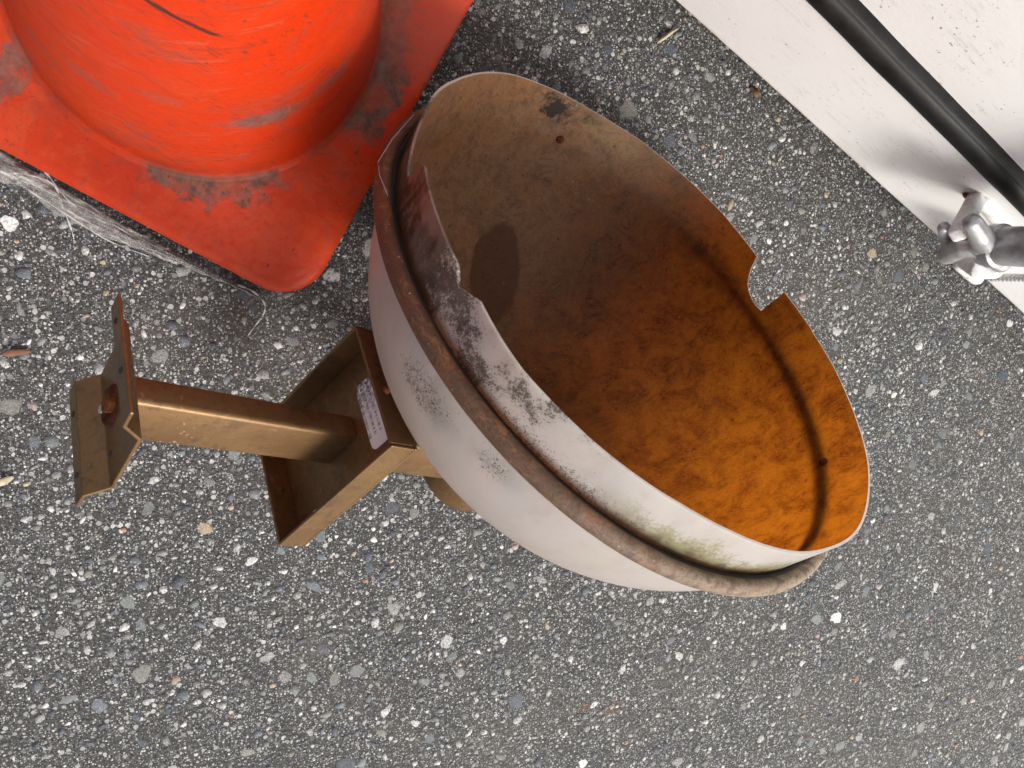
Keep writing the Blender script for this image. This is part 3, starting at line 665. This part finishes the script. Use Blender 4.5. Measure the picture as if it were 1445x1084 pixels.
# a frayed twist of wire lying against the sill beside the latch
bm = bmesh.new()
for ph in range(3):
    pts = []
    for i in range(40):
        t = i / 39; base = on_door(1393, 392, 0.010).lerp(on_door(1475, 392, 0.018), t)
        a = t * 30 + ph * 2.09; pts.append(base + Vector((math.cos(a) * 0.0022, 0, math.sin(a) * 0.0022)))
    bm_tube(bm, pts, 0.0016, 7)
obj('wire_twist', bm, M_zinc, door, True)

# ================================================================== traffic cone
cone = empty('traffic_cone', CONE_M)
tag(cone, 'scuffed orange plastic traffic cone with square base and grey scrapes', 'traffic cone')
HB, RC, ZT = 0.1518, 0.0345, 0.030
def rrect(h, r, n=10):
    out = []
    for cx_, cy_, a0 in ((1, 1, 0), (-1, 1, 90), (-1, -1, 180), (1, -1, 270)):
        for k in range(n + 1):
            a = math.radians(a0 + 90 * k / n); out.append((cx_ * (h - r) + r * math.cos(a), cy_ * (h - r) + r * math.sin(a)))
    return out
bm = bmesh.new(); rings = []
for ins, z in ((0.004, 0.008), (0.0, 0.011), (0.0, 0.0225), (0.0012, 0.0262), (0.004, 0.0282), (0.0075, 0.0286), (0.0105, 0.0292), (0.014, ZT)):
    rings.append([bm.verts.new((x, y, z)) for x, y in rrect(HB - ins, RC - ins)])
for a, b in zip(rings, rings[1:]):
    n = len(a)
    for k in range(n): bm.faces.new((a[k], a[(k + 1) % n], b[(k + 1) % n], b[k]))
bm.faces.new(rings[0][::-1])
# top closes on the ring where the body rises
hole = [bm.verts.new((0.105 * math.cos(2 * math.pi * k / 44), 0.105 * math.sin(2 * math.pi * k / 44), ZT + 0.0005)) for k in range(44)]
top = rings[-1]
def nearest(v): return min(range(44), key=lambda i: (hole[i].co - v.co).length)
idx = [nearest(v) for v in top]
for k in range(len(top)):
    k2 = (k + 1) % len(top); a, b = idx[k], idx[k2]
    if a == b: bm.faces.new((top[k], top[k2], hole[a]))
    else:
        ch = [hole[a]]; i = a
        while i != b: i = (i + 1) % 44; ch.append(hole[i])
        bm.faces.new([top[k], top[k2]] + ch[::-1])
bmesh.ops.recalc_face_normals(bm, faces=bm.faces)
base = obj('base', bm, M_cone, cone); autosmooth(base, 38)
bm = bmesh.new()
prof = [(0.1215, 0.0285), (0.1185, 0.0306), (0.1155, 0.0318), (0.1140, 0.0336), (0.1134, 0.0362), (0.1128, 0.041), (0.1110, 0.052)]
for i in range(1, 24):
    t = i / 23; prof.append((0.1110 - (0.1110 - 0.030) * t, 0.052 + (0.455 - 0.052) * t))
prof += [(0.028, 0.462), (0.022, 0.464), (0.021, 0.455), (0.100, 0.06)]
bm_lathe(bm, prof, 128); body = obj('body', bm, M_cone, cone); autosmooth(body, 60)

# clear plastic film squashed under the cone's edge
pl = lambda px, py, z=0.0: at(px, py, z)
inner = [(-40, 190), (0, 212), (60, 248), (120, 284), (180, 320), (240, 352), (300, 385), (350, 410), (366, 420)]
outer = [(-40, 250), (0, 258), (30, 262), (75, 300), (140, 332), (205, 356), (265, 378), (325, 402), (372, 424)]
fr = Matrix.Translation(at(160, 320, 0)) @ Matrix.Rotation(math.atan2(CONE_D.y, CONE_D.x), 4, 'Z'); fri = fr.inverted()
film = empty('plastic_film', fr); tag(film, 'crumpled clear plastic film lying under the lower left edge of the orange cone', 'plastic wrap')
bm = bmesh.new(); rows = []; NSEG, NW = 120, 14
from mathutils import noise as mnoise
def interp(pts, t):
    f = t * (len(pts) - 1); i = min(int(f), len(pts) - 2); u = f - i
    return (pts[i][0] * (1 - u) + pts[i + 1][0] * u, pts[i][1] * (1 - u) + pts[i + 1][1] * u)
for i in range(NSEG + 1):
    t = i / NSEG; a = interp(inner, t); b = interp(outer, t); row = []
    for j in range(NW + 1):
        s = j / NW; px = a[0] * (1 - s) + b[0] * s; py = a[1] * (1 - s) + b[1] * s
        p = at(px, py, 0.0)
        nz = mnoise.noise(Vector((t * 40, s * 7, 0))); n2 = mnoise.noise(Vector((t * 12, s * 16, 5)))
        z = 0.0022 + (0.006 * (1 - s) + 0.0055 * math.sin(math.pi * s)) * (0.5 + 0.5 * (1 - t)) + 0.0020 * nz + 0.0030 * n2
        p.z = max(0.0012, z); p += Vector((mnoise.noise(Vector((t * 50, 1, s * 3))) * 0.002, mnoise.noise(Vector((t * 50, 9, s * 3))) * 0.002, 0)) * s
        row.append(bm.verts.new(fri @ p))
    rows.append(row)
for a, b in zip(rows, rows[1:]):
    for k in range(NW): bm.faces.new((a[k], a[k + 1], b[k + 1], b[k]))
o = obj('film_sheet', bm, M_film, film, True)
sm = o.modifiers.new('thick', 'SOLIDIFY'); sm.thickness = 0.00015
def strand(pts, r):
    bm = bmesh.new(); P = [fri @ at(x, y, z) for x, y, z in pts]
    # smooth the path
    Q = []
    for i in range(len(P) - 1):
        p0, p1, p2, p3 = P[max(i - 1, 0)], P[i], P[i + 1], P[min(i + 2, len(P) - 1)]
        for k in range(8):
            u = k / 8; Q.append(0.5 * ((2 * p1) + (p2 - p0) * u + (2 * p0 - 5 * p1 + 4 * p2 - p3) * u * u + (3 * p1 - p0 - 3 * p2 + p3) * u ** 3))
    Q.append(P[-1]); n = len(Q)
    bm_tube(bm, Q, [r * (0.6 + 0.4 * math.sin(i * 0.9)) * (1 - 0.5 * i / n) for i in range(n)], 6)
    obj('strand', bm, M_strand, film, True)
g = NT('milky_plastic'); M_strand = g.done(g.mixsh(0.55, g.n('ShaderNodeBsdfTransparent', {0: (0.95, 0.95, 0.95)}), g.bsdf((0.72, 0.72, 0.72), 0.15, spec=0.8)))
strand([(335, 402, 0.006), (358, 412, 0.007), (373, 428, 0.006), (372, 443, 0.004), (360, 460, 0.003), (349, 475, 0.0025)], 0.0011)
strand([(62, 240, 0.010), (78, 262, 0.009), (88, 290, 0.007), (100, 322, 0.004), (104, 335, 0.002)], 0.0011)
strand([(18, 244, 0.011), (45, 248, 0.010), (72, 258, 0.010), (105, 290, 0.009), (150, 315, 0.008)], 0.0008)
strand([(90, 282, 0.009), (130, 300, 0.009), (175, 326, 0.008), (215, 350, 0.007)], 0.0007)
strand([(40, 268, 0.007), (90, 300, 0.007), (150, 338, 0.006), (210, 362, 0.005)], 0.0008)

# ================================================================== the bowl lamp
LM = Matrix(((-0.9146233620405864, 0.07027928868400463, 0.39815188959949, 0.24372901926473786),
             (0.2336830254087361, -0.7117333680104667, 0.6624408324494324, -0.05844539303528674),
             (0.32993385586416246, 0.6989251994616785, 0.6345448891229512, 0.16617068801065542), (0, 0, 0, 1)))
lamp = empty('bowl_lamp', LM)     # local: x along the arm, z the bowl's axis; lengths below in units of S
tag(lamp, 'weathered white bowl lamp with brown stained inside and bronze arm lying on asphalt', 'lamp')
K = 0.171
RT = [(-180, .950), (-169, .930), (-163, .930), (-156.6, .925), (-142, .972), (-112.5, .966), (-105, .95), (-96, .945), (-87.7, .957), (-72, .968), (-46, .952), (-30, .955), (-11, .945), (5, .95), (10, .95), (16.3, .945),
      (23, .958), (28.5, .967), (36, .962), (41.5, .958), (51, .944), (59, .936), (70, .938), (79, .942), (89, .948), (97, .95), (108, .955), (120, .958), (137, .963), (152, .962), (167.7, .96), (178, .945), (180, .950)]
def tab(T, a):
    for (a0, v0), (a1, v1) in zip(T, T[1:]):
        if a0 <= a <= a1: return v0 + (v1 - v0) * (a - a0) / max(a1 - a0, 1e-9)
    return T[-1][1]
HT = [(-180, K), (-168.45, K), (-168.4, .044), (-166.5, .038), (-164, .042), (-162, .052), (-160.5, .066), (-159, .092), (-157.8, .122), (-156.6, K), (-36, K), (-30, .150), (-24, .112), (-19, .092), (-15.6, .083), (-14.2, .083),
      (-12.6, .160), (-10.6, .176), (9.6, .172), (10.4, .168), (12.4, .138), (16.2, .168), (16.8, .173), (24, K), (180, K)]
angs = sorted(set([round(-180 + i * 1.0, 3) for i in range(360)] + [h[0] for h in HT if -180 < h[0] < 180] + [-168.42, -12.0, -13.4]))
def ir(a): return 0.945 + 0.0
N_UP, N_LO = 10, 34; RB, DB = 0.912, 0.757; TH = 0.008
def wall_pt(a, u, inner):
    """u in 0..1 from rim to ring, 1..2 from ring to the bottom of the bowl"""
    dt = TH if inner else 0.0; ca, sa = math.cos(math.radians(a)), math.sin(math.radians(a))
    if u <= 1:
        h = tab(HT, a); z = h * (1 - u); f = z / K
        r = 0.932 * (1 - f) + tab(RT, a) * f - dt
        r -= 0.0016 * math.sin(a * 0.21) * f
    else:
        t = (u - 1) * math.pi / 2
        r = (0.932 - 0.0) * math.cos(t) ** 0.97 - dt if t < 1.5 else max(0.932 * math.cos(t) - dt, 0)
        z = -(DB - dt) * math.sin(t) ** 1.04
        r = max(r, 0.0)
    return Vector((r * ca, r * sa, z)) * S
def skin_rows(inner):
    us = [i / N_UP for i in range(N_UP)] + [1 + i / N_LO for i in range(N_LO)]
    return us
bm = bmesh.new(); surf = {}
for inner in (False, True):
    us = skin_rows(inner)
    surf[inner] = [[bm.verts.new(wall_pt(a, u, inner)) for a in angs] for u in us]
    pole = bm.verts.new(Vector((0, 0, -(DB - (TH if inner else 0)))) * S)
    n = len(angs); G = surf[inner]
    for r0, r1 in zip(G, G[1:]):
        for k in range(n):
            q = (r0[k], r0[(k + 1) % n], r1[(k + 1) % n], r1[k]); f = bm.faces.new(q if inner else q[::-1]); f.material_index = 1 if inner else 0; f.smooth = True
    for k in range(n):
        q = (G[-1][k], G[-1][(k + 1) % n], pole); f = bm.faces.new(q if inner else q[::-1]); f.material_index = 1 if inner else 0; f.smooth = True
n = len(angs)
for k in range(n):
    f = bm.faces.new((surf[False][0][k], surf[False][0][(k + 1) % n], surf[True][0][(k + 1) % n], surf[True][0][k])); f.material_index = 0
bm.normal_update()
# rim edges stay crisp
for e in bm.edges:
    if len(e.link_faces) == 2 and e.calc_face_angle(0) > math.radians(45): e.smooth = False
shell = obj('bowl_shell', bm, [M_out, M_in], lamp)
# band round the joint
bm = bmesh.new(); cr = []
for k in range(16):
    a = 2 * math.pi * k / 16; cr.append(((0.969 + 0.0245 * math.cos(a)) * S, (-0.002 + 0.028 * math.sin(a)) * S))
bm_lathe(bm, cr, 220, True)
for v in bm.verts:
    v.co *= 1 + 0.0012 * mnoise.noise(v.co * 40)
obj('rim_band', bm, M_ring, lamp, True)
# collar that closes the gap between band and shell
bm = bmesh.new(); bm_lathe(bm, [(0.934 * S, 0.012 * S), (0.960 * S, 0.012 * S), (0.960 * S, -0.02 * S), (0.934 * S, -0.02 * S)], 160, True); obj('joint_gasket', bm, M_under, lamp, True)
# two rivets inside
def rivet(loc, ax, r=0.016):
    bm = bmesh.new(); bm_lathe(bm, [(0, .012), (.006, .0115), (.0085, .007), (.010, .004), (.0155, .003), (.0165, 0), (.0165, -.006)], 20)
    Mx = Matrix.Translation(Vector(loc) * S) @ Vector(ax).normalized().to_track_quat('Z', 'Y').to_matrix().to_4x4()
    for v in bm.verts: v.co = Mx @ (v.co * S)
    return obj('rivet', bm, M_darkhole, lamp, True)
rivet((-0.067, -0.915, 0.012), (0.07, 1, 0)); rivet((-0.745, 0.545, 0.02), (0.8, -0.6, 0))
# hub under the bowl
bm = bmesh.new()
bm_lathe(bm, [(0, -1.122), (.135, -1.122), (.162, -1.118), (.175, -1.106), (.180, -1.088), (.180, -0.80), (.19, -0.765), (.21, -0.73), (.21, -.70), (0, -.70)], 56)
for v in bm.verts: v.co *= S
o = obj('hub', bm, M_brz, lamp); autosmooth(o, 45)
# arm frame, tilted a little from the bowl's axis
dl, ta_ = -0.14420214181625723, 0.04275880120161014
AM = Matrix.Translation(Vector((0, 0.0264, -0.95274)) * S) @ Matrix.Rotation(dl, 4, 'Y') @ Matrix.Rotation(ta_, 4, 'X')
def arm_part(name, bm, mats, parent=lamp, smooth=None):
    for v in bm.verts: v.co = AM @ (v.co * S)
    o = obj(name, bm, mats, parent)
    if smooth: autosmooth(o, smooth)
    return o
WB, WN = 0.0925 / 2, 0.1806 / 2; A_BR = 1.450; A_PL = 0.702; SB, SN = 0.480 / 2, 0.642 / 2; A_F = 0.796
def rounded_tube(a0, a1, wb, wn, r=0.016, n=5):
    bm = bmesh.new(); sec = []
    for cy_, cz_, s0 in ((1, 1, 0), (-1, 1, 90), (-1, -1, 180), (1, -1, 270)):
        for k in range(n + 1):
            a = math.radians(s0 + 90 * k / n); sec.append((cy_ * (wb - r) + r * math.cos(a), cz_ * (wn - r) + r * math.sin(a)))
    R = [[bm.verts.new((x, y, z)) for y, z in sec] for x in (a0, a1)]
    m = len(sec)
    for k in range(m): bm.faces.new((R[0][k], R[1][k], R[1][(k + 1) % m], R[0][(k + 1) % m]))
    bm.faces.new(R[0]); bm.faces.new(R[1][::-1]); bmesh.ops.recalc_face_normals(bm, faces=bm.faces)
    return bm
arm_part('arm_tube', rounded_tube(A_PL + 0.002, A_BR, WB, WN), M_brz, lamp, 40)
arm_part('neck_tube', rounded_tube(0.06, A_PL - 0.012, WB * 0.98, WN * 1.04), M_brz, lamp, 40)
# open square mounting box: back plate with four flanges, corner seams open
tk = 0.011; bm = bmesh.new()
bm_box(bm, (A_PL - tk, -SB, -SN), (A_PL, SB, SN))
gap = 0.0015
bm_box(bm, (A_PL + gap * 0, SB - tk, -SN + gap), (A_F, SB, SN - gap))
bm_box(bm, (A_PL + gap * 0, -SB, -SN + gap), (A_F, -SB + tk, SN - gap))
bm_box(bm, (A_PL + gap * 0, -SB + tk + gap, SN - tk), (A_F, SB - tk - gap, SN))
bm_box(bm, (A_PL + gap * 0, -SB + tk + gap, -SN), (A_F, SB - tk - gap, -SN + tk))
box = arm_part('mounting_box', bm, M_brz); bevel_mod(box, 0.0006, 2)
def screw(c, ax, mat, r=0.016):
    bm = bmesh.new(); bm_lathe(bm, [(0, .014), (r * .55, .0125), (r * .9, .007), (r, 0), (r, -.008)], 14)
    q = Vector(ax).to_track_quat('Z', 'Y').to_matrix().to_4x4()
    for v in bm.verts: v.co = AM @ ((Matrix.Translation(c) @ q @ v.co) * S)
    return obj('screw', bm, mat, box, True)
screw((0.75, 0.02, -SN + tk), (0, 0, 1), M_rust); screw((0.75, 0.02, SN), (0, 0, 1), M_rust); screw((A_PL, 0.17, -0.20), (1, 0, 0), M_zinc, 0.011)
# printed label stuck inside the box along its far side
lc = []
def box_plane(px, py, a):
    o = (LM @ AM).inverted() @ Vector((0, 0, CAM_H)); p = (LM @ AM).inverted() @ at(px, py, 0.0); o = o / S; p = p / S
    d = p - o; t = (a - o.x) / d.x; return o + d * t
q0, q1, q2, q3 = [box_plane(x, y, A_PL + 0.004) for x, y in ((501, 549), (524, 526), (551, 614), (527, 640))]
ctr = (q0 + q1 + q2 + q3) / 4; ux = ((q3 - q0) + (q2 - q1)).normalized(); uy = Vector((1, 0, 0)).cross(ux)
hl = ((q3 - q0).length + (q2 - q1).length) / 4; hw = ((q1 - q0).length + (q2 - q3).length) / 4 * 1.0
LBM = AM @ Matrix.Translation(ctr * S) @ Matrix(((0, 0, 1, 0), (ux.y, uy.y, 0, 0), (ux.z, uy.z, 0, 0), (0, 0, 0, 1)))
bm = bmesh.new(); r = 0.025; pts = []
for cx_, cy_, a0 in ((1, 1, 0), (-1, 1, 90), (-1, -1, 180), (1, -1, 270)):
    for k in range(6):
        a = math.radians(a0 + 18 * k); pts.append((cx_ * (hl - r) + r * math.cos(a), cy_ * (hw - r) + r * math.sin(a)))
lo = [bm.verts.new(Vector((x, y, -0.003)) * S) for x, y in pts]; hi = [bm.verts.new(Vector((x, y, 0.0)) * S) for x, y in pts]
bm.faces.new(lo[::-1]); bm.faces.new(hi)
for k in range(len(pts)): bm.faces.new((lo[k], lo[(k + 1) % len(pts)], hi[(k + 1) % len(pts)], hi[k]))
lab = obj('label_sticker', bm, M_label, box); lab.matrix_local = LBM
tag(lab, 'white printed label spotted with black mould')
# wall bracket: a sheet folded to a hat section, open towards the left
prof = [(1.545, .262), (1.537, .200), (1.480, .155), (1.450, -.070), (1.500, -.122), (1.497, -.175)]
def bracket_sheet():
    bm = bmesh.new(); t = 0.010; nb = 0.190; b0 = 0.030
    R = []
    for b in (b0 - nb, b0 + nb):
        front, back = [], []
        for i, (a, n_) in enumerate(prof):
            p = Vector((a, n_)); d0 = (p - Vector(prof[i - 1])).normalized() if i else (Vector(prof[1]) - p).normalized()
            d1 = (Vector(prof[i + 1]) - p).normalized() if i < len(prof) - 1 else d0
            dd = (d0 + d1).normalized(); nn = Vector((dd.y, -dd.x)); nn = -nn if nn.x > 0 else nn
            k = 1 / max(0.5, abs(Vector((d0.y, -d0.x)).dot(nn)))
            front.append(bm.verts.new((a, b, n_))); q = p + nn * t * k; back.append(bm.verts.new((q.x, b, q.y)))
        R.append(front + back[::-1])
    m = len(R[0])
    for k in range(m): bm.faces.new((R[0][k], R[0][(k + 1) % m], R[1][(k + 1) % m], R[1][k]))
    h = m // 2
    for Q in R:
        for k in range(h - 1): bm.faces.new((Q[k], Q[k + 1], Q[m - 2 - k], Q[m - 1 - k]))
    bmesh.ops.recalc_face_normals(bm, faces=bm.faces); return bm
brk = arm_part('pole_bracket', bracket_sheet(), M_brz); bevel_mod(brk, 0.0006, 2, 20)
# opening into the tube with a rusty nut and a bright screw
def disc(name, a, b, n_, r, mat, depth=0.004, seg=24, sq=1.0):
    bm = bmesh.new(); bm_lathe(bm, [(0, depth), (r * .96, depth), (r, depth * 0.7), (r, -0.004)], seg)
    q = Vector((1, 0, 0)).to_track_quat('Z', 'Y').to_matrix().to_4x4()
    for v in bm.verts: v.co.x *= sq; v.co = AM @ ((Matrix.Translation((a, b, n_)) @ q @ v.co) * S)
    return obj(name, bm, mat, brk)
aw = 1.4635
disc('tube_opening', aw, 0.0, 0.0, 0.058, M_darkhole, 0.0035)
nut = disc('nut', aw, 0.005, 0.012, 0.030, M_rust, 0.020, 6); disc('screw', aw, -0.015, -0.046, 0.013, M_zinc, 0.008, 12)
for (b, n_, i) in ((-0.09, .232, 0), (0.07, .232, 0), (-0.06, -.148, 1), (0.14, -.148, 1), (-0.07, -.035, 2), (0.13, -.045, 2)):
    a = (1.541, 1.4985, 1.4598 + n_ * 0.133)[i]
    disc('screw_hole', a, b, n_, 0.0085, M_under, 0.0030, 12)

# ================================================================== litter
def leaf(name, px, py, ln, wd, rot, mat, label, cat, curl=0.3):
    p = at(px, py, 0.0025); bm = bmesh.new(); n = 10; rows = []
    for i in range(n + 1):
        t = i / n; wv = wd * math.sin(math.pi * (0.06 + 0.88 * t)) ** 0.8
        rows.append([bm.verts.new(((t - .5) * ln, s * wv, (abs(s) * wv * curl + 0.0012 * math.sin(t * 5)))) for s in (-1, 0, 1)])
    for a, b in zip(rows, rows[1:]):
        for k in range(2): bm.faces.new((a[k], b[k], b[k + 1], a[k + 1]))
    o = obj(name, bm, mat, None, True); o.matrix_world = Matrix.Translation(p) @ Matrix.Rotation(rot, 4, 'Z')
    s_ = o.modifiers.new('thick', 'SOLIDIFY'); s_.thickness = 0.0004
    return tag(o, label, cat)
def stick(name, pa, pb, r, mat, label, cat):
    a, b = at(*pa, 0.003), at(*pb, 0.003); c = (a + b) / 2; bm = bmesh.new()
    m = [a - c, (a - c) * 0.35 + Vector((0.0006, 0.0004, 0.0003)), (b - c) * 0.4 + Vector((-0.0004, 0.0005, 0.0003)), b - c]
    bm_tube(bm, m, [r * 0.6, r, r, r * 0.5], 8); o = obj(name, bm, mat, None, True); o.location = c; return tag(o, label, cat)
leaf('leaf_scrap', 22, 498, 0.019, 0.0022, 0.05, M_leaf, 'thin reddish brown leaf scrap on asphalt at the far left, above the lamp bracket', 'leaf')
leaf('leaf_flake', 6, 679, 0.012, 0.0025, 0.35, M_straw, 'pale tan leaf flake on asphalt at the far left, below the lamp bracket', 'leaf')
stick('twig', (338, 437), (358, 419), 0.0007, M_twig, 'short brown twig on asphalt below the corner of the orange cone', 'twig')
stick('straw', (928, 60), (957, 40), 0.0016, M_straw, 'pale straw bit on shaded asphalt near the white door', 'straw')
leaf('bark_chip', 1065, 130, 0.012, 0.003, 2.3, M_leaf, 'small brown bark chip on asphalt between the bowl and the white door', 'bark chip')
# cobweb threads from the band to the shell's edge, at the end by the cone
bm = bmesh.new()
def polar(a, r, z): return Vector((r * math.cos(math.radians(a)), r * math.sin(math.radians(a)), z)) * S
bm_tube(bm, [polar(-22, 0.995, 0.004), polar(-27, 0.985, 0.05), polar(-33, 0.968, 0.10)], 0.00022, 5)
bm_tube(bm, [polar(-22, 0.995, 0.004), polar(-17, 0.99, 0.022), polar(-12, 0.97, 0.03)], 0.00018, 5)
obj('cobweb_thread', bm, M_strand, lamp, True)
